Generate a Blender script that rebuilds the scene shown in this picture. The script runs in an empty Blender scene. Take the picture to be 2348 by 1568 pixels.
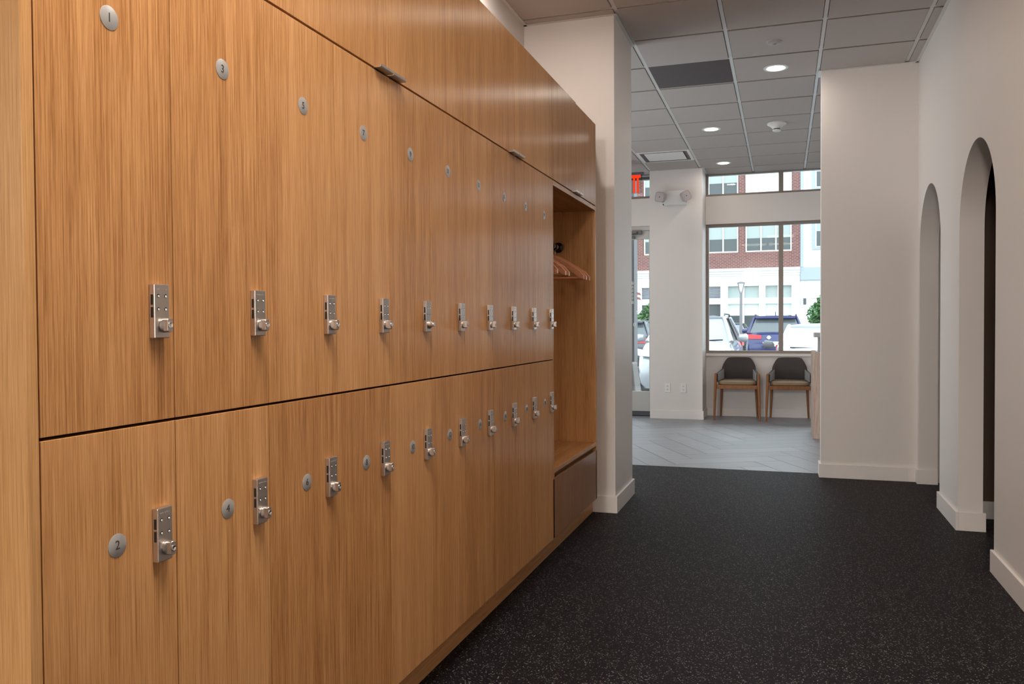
import bpy, bmesh, math, random
from mathutils import Vector, Matrix
random.seed(7)
PI = math.pi
sc = bpy.context.scene
C = sc.collection

# ------------------------------------------------------------------ camera, world, exposure
CAM_H = 1.175
F_PX, YAW, PITCH, ROLL = 1899.46, 0.31671, 0.02030, -0.00591
cd = bpy.data.cameras.new('camera'); cam = bpy.data.objects.new('camera', cd); C.objects.link(cam)
fw = Vector((-math.sin(YAW)*math.cos(PITCH), math.cos(YAW)*math.cos(PITCH), -math.sin(PITCH)))
r0 = Vector((math.cos(YAW), math.sin(YAW), 0)); u0 = r0.cross(fw)
rt = r0*math.cos(ROLL)+u0*math.sin(ROLL); up = -r0*math.sin(ROLL)+u0*math.cos(ROLL)
cam.matrix_world = Matrix(((rt.x, up.x, -fw.x, 0), (rt.y, up.y, -fw.y, 0), (rt.z, up.z, -fw.z, CAM_H), (0, 0, 0, 1)))
cd.sensor_width = 36; cd.lens = F_PX/2348*36; cd.clip_start = .05; cd.clip_end = 400
sc.camera = cam
w = bpy.data.worlds.new('sky'); sc.world = w; w.use_nodes = True
nt = w.node_tree; nt.nodes.clear()
wo = nt.nodes.new('ShaderNodeOutputWorld'); bg = nt.nodes.new('ShaderNodeBackground')
tc = nt.nodes.new('ShaderNodeTexCoord'); sp = nt.nodes.new('ShaderNodeSeparateXYZ'); rp = nt.nodes.new('ShaderNodeValToRGB')
rp.color_ramp.elements[0].position = .0; rp.color_ramp.elements[0].color = (.90, .955, 1, 1)
rp.color_ramp.elements[1].position = .7; rp.color_ramp.elements[1].color = (.80, .89, 1, 1)
nt.links.new(tc.outputs['Generated'], sp.inputs[0]); nt.links.new(sp.outputs['Z'], rp.inputs[0])
nt.links.new(rp.outputs[0], bg.inputs[0]); nt.links.new(bg.outputs[0], wo.inputs[0])
bg.inputs[1].default_value = 3.6
vs = sc.view_settings; sc.display_settings.display_device = 'sRGB'
vs.view_transform = 'Standard'; vs.look = 'None'; vs.exposure = 0.0; vs.gamma = 1; vs.use_curve_mapping = False
sd = bpy.data.lights.new('hazy_sun', 'SUN'); so = bpy.data.objects.new('hazy_sun', sd); C.objects.link(so)
sd.energy = .9; sd.angle = math.radians(20); sd.color = (1, .97, .92); so.rotation_euler = (math.radians(-38), 0, math.radians(-12)) 
LAMP_COL = (1.0, .89, .79)

# ------------------------------------------------------------------ materials
def principled(name, col, rough=.5, metal=0, **kw):
    m = bpy.data.materials.new(name); m.use_nodes = True
    b = m.node_tree.nodes['Principled BSDF']
    b.inputs['Base Color'].default_value = (*col, 1); b.inputs['Roughness'].default_value = rough; b.inputs['Metallic'].default_value = metal
    for k, v in kw.items():
        k = k.replace('_', ' ')
        b.inputs[k].default_value = v
    return m
def N(m, t, **kw):
    n = m.node_tree.nodes.new(t)
    for k, v in kw.items(): setattr(n, k, v)
    return n
def L(m, a, b): m.node_tree.links.new(a, b)
def bump(m, height, strength=.1, dist=.002):
    b = N(m, 'ShaderNodeBump'); b.inputs['Strength'].default_value = strength; b.inputs['Distance'].default_value = dist
    L(m, height, b.inputs['Height']); L(m, b.outputs[0], m.node_tree.nodes['Principled BSDF'].inputs['Normal'])
def ramp(m, fac, stops):
    r = N(m, 'ShaderNodeValToRGB'); e = r.color_ramp.elements
    while len(e) < len(stops): e.new(.5)
    for i, (p, c) in enumerate(stops): e[i].position = p; e[i].color = (*c, 1)
    L(m, fac, r.inputs[0]); return r.outputs[0]
def noise(m, vec, scale, detail=3, rough=.55):
    n = N(m, 'ShaderNodeTexNoise'); n.inputs['Scale'].default_value = scale; n.inputs['Detail'].default_value = detail; n.inputs['Roughness'].default_value = rough
    L(m, vec, n.inputs['Vector']); return n.outputs[0]
def mapping(m, vec, scale):
    n = N(m, 'ShaderNodeMapping'); n.inputs['Scale'].default_value = scale; L(m, vec, n.inputs['Vector']); return n.outputs[0]
def math_(m, op, a, b):
    n = N(m, 'ShaderNodeMath', operation=op)
    for i, v in enumerate((a, b)):
        if isinstance(v, (int, float)): n.inputs[i].default_value = v
        else: L(m, v, n.inputs[i])
    return n.outputs[0]

def wood(name, dark, mid, light, axis='Z', rough=.36, tone=.10, fine=1.0):
    m = principled(name, mid, rough)
    b = m.node_tree.nodes['Principled BSDF']; b.inputs['Specular IOR Level'].default_value = .34; b.inputs['Specular Tint'].default_value = (1, .84, .64, 1)
    if axis == 'Z':
        b.inputs['Anisotropic'].default_value = .9; tv = N(m, 'ShaderNodeCombineXYZ'); tv.inputs[0].default_value = .15; tv.inputs[1].default_value = .98; L(m, tv.outputs[0], b.inputs['Tangent'])
    t = N(m, 'ShaderNodeTexCoord'); oi = N(m, 'ShaderNodeObjectInfo')
    ad = N(m, 'ShaderNodeVectorMath', operation='ADD'); L(m, t.outputs['Object'], ad.inputs[0])
    cb = N(m, 'ShaderNodeCombineXYZ'); k = math_(m, 'MULTIPLY', oi.outputs['Random'], 37.0)
    for i in range(3): L(m, k, cb.inputs[i])
    L(m, cb.outputs[0], ad.inputs[1]); v = ad.outputs[0]
    def sc3(a, l): return {'Z': (a, a, l), 'Y': (a, l, a), 'X': (l, a, a)}[axis]
    n1 = noise(m, mapping(m, v, sc3(420*fine, 5)), 1, 2, .6)
    n2 = noise(m, mapping(m, v, sc3(950*fine, 16)), 1, 2, .6)
    n3 = noise(m, mapping(m, v, sc3(26, .5)), 1, 2, .5)
    s = math_(m, 'ADD', math_(m, 'MULTIPLY', n1, .52), math_(m, 'MULTIPLY', n2, .34))
    s = math_(m, 'ADD', s, math_(m, 'MULTIPLY', n3, .24))
    s = math_(m, 'ADD', s, math_(m, 'MULTIPLY', math_(m, 'SUBTRACT', oi.outputs['Random'], .5), tone))
    col = ramp(m, s, [(.40, dark), (.535, mid), (.67, light)])
    L(m, col, b.inputs['Base Color'])
    bump(m, math_(m, 'ADD', n1, n2), .09, .001)
    return m

OAK = wood('oak_veneer', (.275, .113, .035), (.475, .232, .088), (.62, .335, .145), rough=.28)
OAK_Y = wood('oak_veneer_lengthwise', (.275, .113, .035), (.475, .232, .088), (.62, .335, .145), axis='Y', rough=.36)
OAK_DARK = wood('oak_carcass', (.16, .07, .022), (.24, .11, .04), (.30, .15, .06), rough=.5)
HANGER_WOOD = wood('hanger_maple', (.50, .20, .10), (.62, .27, .14), (.70, .33, .18), axis='X', rough=.4)
WALNUT = wood('walnut_legs', (.15, .06, .025), (.24, .10, .045), (.32, .15, .07), rough=.4)
WASHED = wood('whitewashed_oak', (.42, .30, .25), (.58, .46, .40), (.70, .60, .54), rough=.45, fine=.5)
def paint(name, col, rough=.55):
    m = principled(name, col, rough)
    t = N(m, 'ShaderNodeTexCoord'); bump(m, noise(m, t.outputs['Object'], 260, 2), .03, .001); return m
WALL = paint('wall_paint', (.72, .68, .655), .5)
TRIMP = paint('trim_paint', (.76, .72, .695), .38)
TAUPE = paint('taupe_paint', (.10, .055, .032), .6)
TILE = principled('ceiling_tile', (.47, .425, .40), .9)
_t = N(TILE, 'ShaderNodeTexCoord'); bump(TILE, noise(TILE, _t.outputs['Object'], 500, 4), .15, .001)
GRID = principled('ceiling_grid_paint', (.64, .64, .62), .35)
SLATE = principled('grey_grille', (.13, .115, .12), .6)
STEEL = principled('brushed_steel', (.56, .51, .475), .34, 1.0)
STEEL_D = principled('satin_nickel', (.60, .545, .50), .30, 1.0)
GLINT = principled('glint_metal', (.92, .90, .88), .35, .6)
CHROME = principled('chrome', (.85, .84, .82), .12, 1.0)
ALU = principled('bronze_aluminium', (.24, .205, .18), .45, .3)
BLACK = principled('black_plastic', (.006, .006, .006), .4)
GAPM = principled('dark_recess', (.02, .009, .004), .9)
WHITEP = principled('white_plastic', (.78, .77, .75), .4)
GREYP = principled('warm_grey_plastic', (.42, .385, .39), .45)
DISC = principled('silver_vinyl', (.42, .41, .40), .38, .45)
INK = principled('dark_ink', (.035, .03, .03), .6)
FABRIC = principled('charcoal_fabric', (.055, .047, .047), .85)
FABRIC_LIT = principled('lit_fabric', (.30, .30, .31), .8)
CUSH = principled('tan_cushion', (.235, .165, .10), .75)
QUARTZ = principled('grey_quartz', (.42, .43, .44), .25)
def emission(name, col, s):
    m = bpy.data.materials.new(name); m.use_nodes = True; n = m.node_tree.nodes; n.clear()
    e = n.new('ShaderNodeEmission'); o = n.new('ShaderNodeOutputMaterial'); e.inputs[0].default_value = (*col, 1); e.inputs[1].default_value = s
    m.node_tree.links.new(e.outputs[0], o.inputs[0]); return m
LENS = emission('lamp_lens', (1, .9, .76), 9)
RED_E = emission('exit_red', (1, .045, .012), 1.1)
def glass(name, tint=(1, 1, 1), refl=1.0):
    m = bpy.data.materials.new(name); m.use_nodes = True; n = m.node_tree.nodes; n.clear()
    t = n.new('ShaderNodeBsdfTransparent'); g = n.new('ShaderNodeBsdfGlossy'); mx = n.new('ShaderNodeMixShader'); o = n.new('ShaderNodeOutputMaterial')
    lw = n.new('ShaderNodeFresnel'); lw.inputs[0].default_value = 1.25
    t.inputs[0].default_value = (*tint, 1); g.inputs['Roughness'].default_value = .02
    k = m.node_tree.links
    k.new(lw.outputs[0], mx.inputs[0]); k.new(t.outputs[0], mx.inputs[1]); k.new(g.outputs[0], mx.inputs[2]); k.new(mx.outputs[0], o.inputs[0]); return m
PANE = glass('window_glass', (.97, 1, .985))
ACRYLIC = glass('clear_acrylic', (.78, .76, .75))
VINYL = principled('white_vinyl', (.85, .86, .86), .5)
REDV = principled('pink_red_vinyl', (.72, .40, .40), .6)

RUBBER = principled('black_flecked_rubber', (.012, .010, .012), .5, Specular_IOR_Level=.045)
def _rub(m):
    b = m.node_tree.nodes['Principled BSDF']; t = N(m, 'ShaderNodeTexCoord')
    v = N(m, 'ShaderNodeTexVoronoi'); v.inputs['Scale'].default_value = 185; L(m, mapping(m, t.outputs['Object'], (1, 1, .01)), v.inputs['Vector'])
    s = N(m, 'ShaderNodeSeparateColor'); L(m, v.outputs['Color'], s.inputs[0])
    a = math_(m, 'MULTIPLY', math_(m, 'GREATER_THAN', s.outputs[0], .56), math_(m, 'LESS_THAN', v.outputs['Distance'], .44))
    lev = math_(m, 'MULTIPLY', a, s.outputs[1])
    col = ramp(m, lev, [(0, (.0105, .0085, .0105)), (.5, (.040, .037, .039)), (1, (.24, .235, .235))])
    L(m, col, b.inputs['Base Color'])
    n = noise(m, t.outputs['Object'], 240, 3); bump(m, n, .35, .002)
_rub(RUBBER)
LVT = principled('slate_grey_plank', (.10, .105, .115), .40, IOR=2.3)
def _lvt(m):
    b = m.node_tree.nodes['Principled BSDF']; t = N(m, 'ShaderNodeTexCoord')
    at = N(m, 'ShaderNodeAttribute', attribute_name='plank')
    n = noise(m, mapping(m, t.outputs['Object'], (5, 30, 1)), 1, 5)
    s = math_(m, 'ADD', math_(m, 'MULTIPLY', n, .7), math_(m, 'MULTIPLY', at.outputs['Fac'], .3))
    L(m, ramp(m, s, [(.3, (.17, .19, .22)), (.7, (.25, .27, .31))]), b.inputs['Base Color']); bump(m, n, .06, .002)
_lvt(LVT)
ASPHALT = principled('asphalt', (.20, .20, .21), .9)
CONC = principled('concrete', (.55, .54, .52), .9)
def brick(name, c1, c2, mortar):
    m = principled(name, c1, .85); b = m.node_tree.nodes['Principled BSDF']; t = N(m, 'ShaderNodeTexCoord')
    sx = N(m, 'ShaderNodeSeparateXYZ'); L(m, t.outputs['Object'], sx.inputs[0]); cb = N(m, 'ShaderNodeCombineXYZ')
    L(m, sx.outputs[0], cb.inputs[0]); L(m, sx.outputs[2], cb.inputs[1])
    k = N(m, 'ShaderNodeTexBrick'); L(m, cb.outputs[0], k.inputs['Vector'])
    k.inputs['Color1'].default_value = (*c1, 1); k.inputs['Color2'].default_value = (*c2, 1); k.inputs['Mortar'].default_value = (*mortar, 1)
    k.inputs['Scale'].default_value = 1; k.inputs['Mortar Size'].default_value = .008; k.inputs['Brick Width'].default_value = .20; k.inputs['Row Height'].default_value = .068
    L(m, k.outputs[0], b.inputs['Base Color']); return m
BRICK = brick('red_brick', (.15, .05, .042), (.20, .075, .06), (.30, .24, .23))
STUCCO = principled('white_stucco', (.77, .765, .745), .8)
SIDING = principled('white_siding', (.84, .85, .87), .7)
BLUEG = principled('blue_grey_trim', (.36, .42, .50), .6)
CREAM = principled('cream_frame', (.80, .77, .66), .6)
SHADE = principled('green_grey_blind', (.36, .42, .41), .5)
SHADE_L = principled('pale_green_blind', (.66, .76, .75), .5)
DGLASS = principled('dark_window_glass', (.07, .085, .09), .12)
MULL = principled('dark_mullion', (.08, .085, .10), .5)
LAMPGREY = principled('post_grey', (.20, .195, .205), .5)
LOUVRE = principled('louvre_grey', (.42, .44, .48), .6)
LEAF = principled('leaf_green', (.07, .17, .05), .6)
BARK = principled('bark', (.12, .09, .06), .9)
CARGLASS = principled('car_glass', (.26, .31, .36), .05, 0, IOR=2.0)
CARGLASS_D = principled('dark_car_glass', (.10, .12, .13), .06, 0, IOR=1.7)
TYRE = principled('tyre', (.018, .018, .018), .8)
REDL = principled('red_lens', (.55, .03, .04), .25)
CLEARL = principled('clear_lens', (.75, .77, .8), .15)
def carpaint(n, c, metal=.3): return principled(n, c, .3, metal, Coat_Weight=.8)

# ------------------------------------------------------------------ mesh helpers
class MB:
    def __init__(s): s.bm = bmesh.new()
    def box(s, x0, x1, y0, y1, z0, z1):
        v = [s.bm.verts.new(p) for p in ((x0, y0, z0), (x1, y0, z0), (x1, y1, z0), (x0, y1, z0), (x0, y0, z1), (x1, y0, z1), (x1, y1, z1), (x0, y1, z1))]
        for f in ((3, 2, 1, 0), (4, 5, 6, 7), (0, 1, 5, 4), (1, 2, 6, 5), (2, 3, 7, 6), (3, 0, 4, 7)): s.bm.faces.new([v[i] for i in f])
        return s
    def rings(s, rings, cap=True, close=True):
        rv = [[s.bm.verts.new(p) for p in r] for r in rings]
        n = len(rv[0])
        for a, b in zip(rv, rv[1:]):
            for i in range(n if close else n-1): s.bm.faces.new((a[i], a[(i+1) % n], b[(i+1) % n], b[i]))
        if cap:
            s.bm.faces.new(list(reversed(rv[0]))); s.bm.faces.new(rv[-1])
        return s
    def lathe(s, c, axis, prof, n=24):
        # prof: list of (distance along axis, radius)
        ax = Vector(axis).normalized(); t = Vector((0, 0, 1)) if abs(ax.z) < .9 else Vector((1, 0, 0))
        e1 = ax.cross(t).normalized(); e2 = ax.cross(e1); c = Vector(c)
        return s.rings([[c+ax*d+(e1*math.cos(2*PI*i/n)+e2*math.sin(2*PI*i/n))*max(r, 1e-4) for i in range(n)] for d, r in prof])
    def cyl(s, a, b, r, n=16, r2=None):
        a, b = Vector(a), Vector(b); d = b-a
        return s.lathe(a, d, [(0, r), (d.length, r if r2 is None else r2)], n)
    def tube(s, pts, r, n=8, rr=None):
        pts = [Vector(p) for p in pts]; R = []; prev = None
        for i, p in enumerate(pts):
            d = (pts[min(i+1, len(pts)-1)]-pts[max(i-1, 0)]).normalized()
            t = prev if prev is not None else (Vector((0, 0, 1)) if abs(d.z) < .9 else Vector((1, 0, 0)))
            e1 = (t-d*t.dot(d)).normalized(); prev = e1; e2 = d.cross(e1); q = rr[i] if rr else r
            R.append([p+(e1*math.cos(2*PI*k/n)+e2*math.sin(2*PI*k/n))*q for k in range(n)])
        return s.rings(R)
    def prism(s, poly, axis, a, b):
        # poly in the two other axes (order x,y,z without axis)
        def P(q, h):
            return {'X': (h, q[0], q[1]), 'Y': (q[0], h, q[1]), 'Z': (q[0], q[1], h)}[axis]
        return s.rings([[P(q, a) for q in poly], [P(q, b) for q in poly]])
    def build(s, name, mat, parent=None, smooth=False, bevel=0, loc=(0, 0, 0), seg=2, angle=35):
        bmesh.ops.recalc_face_normals(s.bm, faces=s.bm.faces)
        me = bpy.data.meshes.new(name); s.bm.to_mesh(me); s.bm.free()
        me.materials.append(mat)
        if smooth:
            me.polygons.foreach_set('use_smooth', [True]*len(me.polygons)); me.set_sharp_from_angle(angle=math.radians(angle))
        o = bpy.data.objects.new(name, me); C.objects.link(o); o.location = loc
        if parent: o.parent = parent
        if bevel:
            b = o.modifiers.new('bevel', 'BEVEL'); b.width = bevel; b.segments = seg; b.limit_method = 'ANGLE'; b.angle_limit = math.radians(40)
        return o
def tag(o, label, cat, group=None, kind=None):
    o['label'] = label; o['category'] = cat
    if group: o['group'] = group
    if kind: o['kind'] = kind
    return o
def thing(name, label, cat, loc=(0, 0, 0), rz=0, group=None):
    o = bpy.data.objects.new(name, None); C.objects.link(o); o.location = loc; o.rotation_euler = (0, 0, rz); o.empty_display_size = .1
    return tag(o, label, cat, group)
def struct(mb, name, mat, parent=None, **kw):
    o = mb.build(name, mat, parent, **kw)
    if parent is None: o['kind'] = 'structure'
    return o
def dup(root, loc, label, rz=None, group=None):
    r = root.copy(); C.objects.link(r); r.location = loc; r['label'] = label
    if rz is not None: r.rotation_euler = (0, 0, rz)
    if group: r['group'] = group
    for ch in list(root.children):
        c = ch.copy(); C.objects.link(c); c.parent = r
        for g in list(ch.children):
            d = g.copy(); C.objects.link(d); d.parent = c
    return r
def text_mesh(name, body, size, mat, parent, matrix, depth=.0003):
    cu = bpy.data.curves.new(name, 'FONT'); cu.body = body; cu.size = size; cu.align_x = 'CENTER'; cu.align_y = 'CENTER'; cu.extrude = depth
    t = bpy.data.objects.new(name, cu); C.objects.link(t)
    dg = bpy.context.evaluated_depsgraph_get()
    me = bpy.data.meshes.new_from_object(t.evaluated_get(dg)); bpy.data.objects.remove(t)
    me.transform(matrix); me.materials.clear(); me.materials.append(mat)
    o = bpy.data.objects.new(name, me); C.objects.link(o)
    if parent: o.parent = parent
    return o
def basis_m(ex, ey, loc):
    ex, ey = Vector(ex), Vector(ey); ez = ex.cross(ey)
    return Matrix(((ex.x, ey.x, ez.x, loc[0]), (ex.y, ey.y, ez.y, loc[1]), (ex.z, ey.z, ez.z, loc[2]), (0, 0, 0, 1)))

# ------------------------------------------------------------------ dimensions
ZC = 3.09                       # ceiling grid
FX = -1.046                     # locker fronts
PW, Y0 = .2871, .9443           # locker pitch, first locker edge
TX, TY, TS = -.9725, 4.9935, .61
COLY0, COLY1, COLX = 5.09, 5.70, -.995
RX = .94; STY = 6.725; STX = .272

# ------------------------------------------------------------------ floors
b = MB(); b.box(-5.2, 6.2, -8.2, .92, -.12, 0); b.box(-1.7, 4, .92, 6.89, -.12, 0); struct(b, 'floor', RUBBER)
# herringbone plank floor
def herring(x0, x1, y0, y1, W=.235, LEN=.94, ang=math.radians(27)):
    bm = bmesh.new(); lay = bm.faces.layers.float.new('plank'); ca, sa = math.cos(ang), math.sin(ang); g = .0022
    def add(a0, a1, b0, b1):
        v = []
        for p in ((a0+g, b0+g), (a1-g, b0+g), (a1-g, b1-g), (a0+g, b1-g)): v.append(bm.verts.new((p[0]*ca-p[1]*sa+x0+1.3, p[0]*sa+p[1]*ca+y0, 0)))
        f = bm.faces.new(v); f[lay] = random.random()
    n = int(LEN/W)
    for k in range(-60, 60):
        for j in range(-14, 14):
            ox = k*W+j*LEN; oy = k*W-j*LEN
            cx, cy = ox*ca-oy*sa, ox*sa+oy*ca
            if -2 < cx+1.3 < x1-x0+2 and -2 < cy < y1-y0+2:
                add(ox, ox+LEN, oy, oy+W); add(ox, ox+W, oy+W, oy+W+LEN)
    for co, no in (((x0, 0, 0), (-1, 0, 0)), ((x1, 0, 0), (1, 0, 0)), ((0, y0, 0), (0, -1, 0)), ((0, y1, 0), (0, 1, 0))):
        bmesh.ops.bisect_plane(bm, geom=bm.verts[:]+bm.edges[:]+bm.faces[:], plane_co=co, plane_no=no, clear_outer=True)
    return bm
hb = MB(); hb.bm.free(); hb.bm = herring(-5, 3.6, 6.892, 10.9)
fl = struct(hb, 'floor_reception', LVT)
b = MB(); b.box(-5.1, 4, 6.892, 11.1, -.12, -.0015); struct(b, 'floor_reception_base', BLACK, fl)

# ------------------------------------------------------------------ ceiling: tiles, grid, slab
zones = [(-5, 6, -8, .92), (-1.574, RX, .92, COLY0), (COLX, RX, COLY0, COLY1), (-5, RX, COLY1, STY), (-5, STX, STY, STY+.14), (-5, 3.6, STY+.14, 10.39), (-.945, 3.6, 10.39, 10.9), (-5, -1.588, 10.39, 10.6)]
GR = (0, 2); DF = (-1, 7)       # cells of the return grille and the supply diffuser
b = MB()
for zx0, zx1, zy0, zy1 in zones:
    for i in range(-8, 13):
        for j in range(-23, 12):
            if (i, j) in (GR, DF): continue
            a0, a1 = TX+i*TS+.016, TX+(i+1)*TS-.016; c0, c1 = TY+j*TS+.016, TY+(j+1)*TS-.016
            a0, a1, c0, c1 = max(a0, zx0), min(a1, zx1), max(c0, zy0), min(c1, zy1)
            if a1-a0 > .004 and c1-c0 > .004: b.box(a0, a1, c0, c1, ZC-.007, ZC+.012)
ceil = struct(b, 'ceiling', TILE)
b = MB()
for i in range(-6, 12):
    x = TX+i*TS
    if -1.574 < x < RX: b.box(x-.012, x+.012, -8, 10.9, ZC, ZC+.014)
    else:
        b.box(x-.012, x+.012, -8, .92, ZC, ZC+.014)
        if x < 3.6: b.box(x-.012, x+.012, COLY1 if x < RX else STY+.14, 10.9, ZC, ZC+.014)
for j in range(-21, 11):
    y = TY+j*TS
    if y < .92: xa, xb = -5, 6
    else: xa, xb = (-1.574 if y < COLY1 else -5), (RX if y < STY+.14 else 3.6)
    b.box(xa, xb, y-.012, y+.012, ZC+.0005, ZC+.0145)
struct(b, 'ceiling_grid', GRID, ceil)
b = MB(); b.box(-5.2, 6.2, -8.2, 11.2, ZC+.02, ZC+.15); struct(b, 'ceiling_slab', GAPM, ceil)

# ------------------------------------------------------------------ walls
ZT = ZC+.019
def wallbox(name, *d, mat=WALL): b = MB(); b.box(*d); return struct(b, name, mat)
wallbox('wall_left', -1.72, -1.574, .92, COLY0, 0, ZT)
wallbox('column', -1.72, COLX, COLY0, COLY1, 0, ZT)
wallbox('wall_entry_side', -5.1, -1.72, COLY1-.14, COLY1, 0, ZT)
wallbox('wall_rear', -5, 6, -8.2, -8.0, 0, ZT)
wallbox('wall_studio_left', -5.15, -5, -8.2, .92, 0, ZT)
wallbox('wall_studio_right', 6, 6.15, -8.2, .92, 0, ZT)
wallbox('wall_studio_front_left', -5, -1.72, .92, 1.06, 0, ZT)
wallbox('wall_studio_front_right', 1.065, 6, .92, 1.06, 0, ZT)
wallbox('wall_stub', STX, 4, STY, STY+.14, 0, ZT)
# right wall with two arched passages reaching the floor
A1, A2, RA, ZS = (5.81, 6.65), (4.38, 5.222), .42, 1.694
poly = [(.92, 0)]
for a0, a1 in (A2, A1):
    cy, rr = (a0+a1)/2, (a1-a0)/2
    poly += [(a0, 0)] + [(cy-rr*math.cos(PI*k/40), ZS+rr*math.sin(PI*k/40)) for k in range(41)] + [(a1, 0)]
poly += [(STY, 0), (STY, ZT), (.92, ZT)]
b = MB(); b.prism(poly, 'X', RX, 1.065); struct(b, 'wall_right', WALL, smooth=True, angle=30)
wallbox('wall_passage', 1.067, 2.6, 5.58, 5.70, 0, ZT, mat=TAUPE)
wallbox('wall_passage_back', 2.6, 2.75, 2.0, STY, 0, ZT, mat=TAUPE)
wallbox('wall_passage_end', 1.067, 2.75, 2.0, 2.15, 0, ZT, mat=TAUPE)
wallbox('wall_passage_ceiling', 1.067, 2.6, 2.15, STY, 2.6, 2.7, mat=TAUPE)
# reception
wallbox('pillar_far', -1.588, -.945, 10.39, 11.05, 0, ZT)
wallbox('wall_window_low', -.945, 3.6, 10.9, 11.05, 0, .79)
wallbox('wall_window_band', -.945, 3.6, 10.86, 11.05, 2.445, 2.80)
wallbox('wall_reception_right', 3.6, 3.75, STY+.14, 11.05, 0, ZT)
wallbox('wall_door_band', -5, -1.588, 10.6, 10.72, 2.43, 2.78)
b = MB(); b.box(-5.12, -5, COLY1, 6.0, 0, ZT); b.box(-5.12, -5, 8.6, 10.72, 0, ZT); b.box(-5.12, -5, 6.0, 8.6, 0, .5); b.box(-5.12, -5, 6.0, 8.6, 2.75, ZT); struct(b, 'wall_reception_left', WALL)

# baseboards
BH, BT = .105, .014
def base(name, *boxes):
    b = MB()
    for x0, x1, y0, y1 in boxes: b.box(x0, x1, y0, y1, 0, BH)
    return struct(b, name, TRIMP, bevel=.002)
base('baseboard_column', (-1.14, COLX+BT, COLY0-BT, COLY0), (COLX, COLX+BT, COLY0, COLY1+BT))
base('baseboard_stub', (STX-BT, RX, STY-BT, STY), (STX-BT, STX, STY, STY+.16))
base('baseboard_right', (RX-BT, RX, .92, A2[0]), (RX-BT, 1.065, A2[0], A2[0]+BT))
base('baseboard_pier', (RX-BT, RX, A2[1]-BT, A1[0]+BT), (RX, 1.065+BT, A2[1]-BT, A2[1]), (RX, 1.065+BT, A1[0], A1[0]+BT))
base('baseboard_arch_jamb', (RX-BT, 1.065, A1[1]-BT, A1[1]), (RX-BT, RX, A1[1], STY-BT))
base('baseboard_passage', (1.08, 2.6, 5.58-BT, 5.58))
base('baseboard_pillar', (-1.588, -.945+BT, 10.39-BT, 10.39), (-.945, -.945+BT, 10.39, 10.886))
base('baseboard_window', (-.931, 3.6, 10.886, 10.9))
# wall angle under the ceiling edge
n = 0
for x0, x1, y0, y1 in ((-1.574, COLX, COLY0-.022, COLY0), (-1.574, -1.552, .95, COLY0), (COLX, COLX+.022, COLY0-.022, COLY1), (RX-.022, RX, .95, STY), (STX, RX, STY-.022, STY), (STX-.022, STX, STY-.022, STY+.16), (-1.588, -.945, 10.368, 10.39), (-.945, -.923, 10.368, 10.8)):
    n += 1; b = MB(); b.box(x0, x1, y0, y1, ZC-.011, ZC-.008); struct(b, 'trim_%d' % n, GRID)

# ------------------------------------------------------------------ windows and entrance door
def framed(name, x0, x1, y, z0, z1, fr, mullions, mat=ALU, dp=.07, depth=.02):
    b = MB(); b.box(x0, x0+fr, y, y+dp, z0, z1); b.box(x1-fr, x1, y, y+dp, z0, z1)
    b.box(x0+fr, x1-fr, y, y+dp, z0, z0+fr); b.box(x0+fr, x1-fr, y, y+dp, z1-fr, z1)
    for q in mullions: b.box(q-.028, q+.028, y, y+dp, z0+fr, z1-fr)
    o = struct(b, name, mat, bevel=.003)
    p = MB(); p.box(x0+fr, x1-fr, y+.03, y+.036, z0+fr, z1-fr); struct(p, 'pane', PANE, o); return o
w1 = framed('window_1', -.945, 3.6, 10.9, .80, 2.445, .035, (-.03, .9, 1.83, 2.76))
b = MB(); b.box(-.945, 3.6, 10.87, 11.0, .765, .80); s_ = struct(b, 'sill', TRIMP, w1, bevel=.003)
w2 = framed('window_2', -.945, 3.6, 10.9, 2.80, 3.10, .03, (-.03, .9, 1.83, 2.76))
w3 = framed('window_3', -5, -1.588, 10.62, 2.78, 3.10, .03, (-2.66, -3.8))
w4 = framed('window_4', -5, -2.66, 10.62, .06, 2.43, .04, (-3.8,))
b = MB()
for y in (6.0, 6.86, 7.72, 8.56): b.box(-5.1, -5.03, y, y+.04, .5, 2.75)
b.box(-5.1, -5.03, 6.0, 8.6, .5, .54); b.box(-5.1, -5.03, 6.0, 8.6, 2.71, 2.75); w5 = struct(b, 'window_5', ALU)
b = MB(); b.box(-5.07, -5.064, 6.04, 8.56, .54, 2.71); struct(b, 'pane', PANE, w5)
# door frame + leaf
b = MB(); b.box(-2.66, -2.61, 10.62, 10.69, 0, 2.43); b.box(-1.607, -1.588, 10.62, 10.69, 0, 2.43); b.box(-2.61, -1.607, 10.62, 10.69, 2.375, 2.43)
d1 = struct(b, 'door_1', principled('light_door_frame', (.55, .53, .50), .45))
lm = principled('door_leaf_paint', (.52, .51, .49), .4)
b = MB(); b.box(-2.607, -2.55, 10.63, 10.675, .06, 2.37); b.box(-1.634, -1.609, 10.63, 10.675, .06, 2.37); b.box(-2.55, -1.634, 10.63, 10.675, .06, .315); b.box(-2.55, -1.634, 10.63, 10.675, 2.265, 2.37)
leaf = struct(b, 'leaf', lm, d1, bevel=.003)
b = MB(); b.box(-2.55, -1.634, 10.65, 10.656, .315, 2.265); struct(b, 'pane', PANE, leaf)
b = MB(); b.box(-2.607, -1.609, 10.60, 10.69, 0, .012); struct(b, 'threshold', BLACK, d1)
b = MB(); b.box(-2.607, -1.609, 10.628, 10.64, .014, .06); struct(b, 'sweep', MULL, d1)
b = MB(); b.box(-2.05, -1.72, 10.575, 10.628, 2.325, 2.375); b.box(-1.80, -1.775, 10.54, 10.575, 2.335, 2.36)
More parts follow.
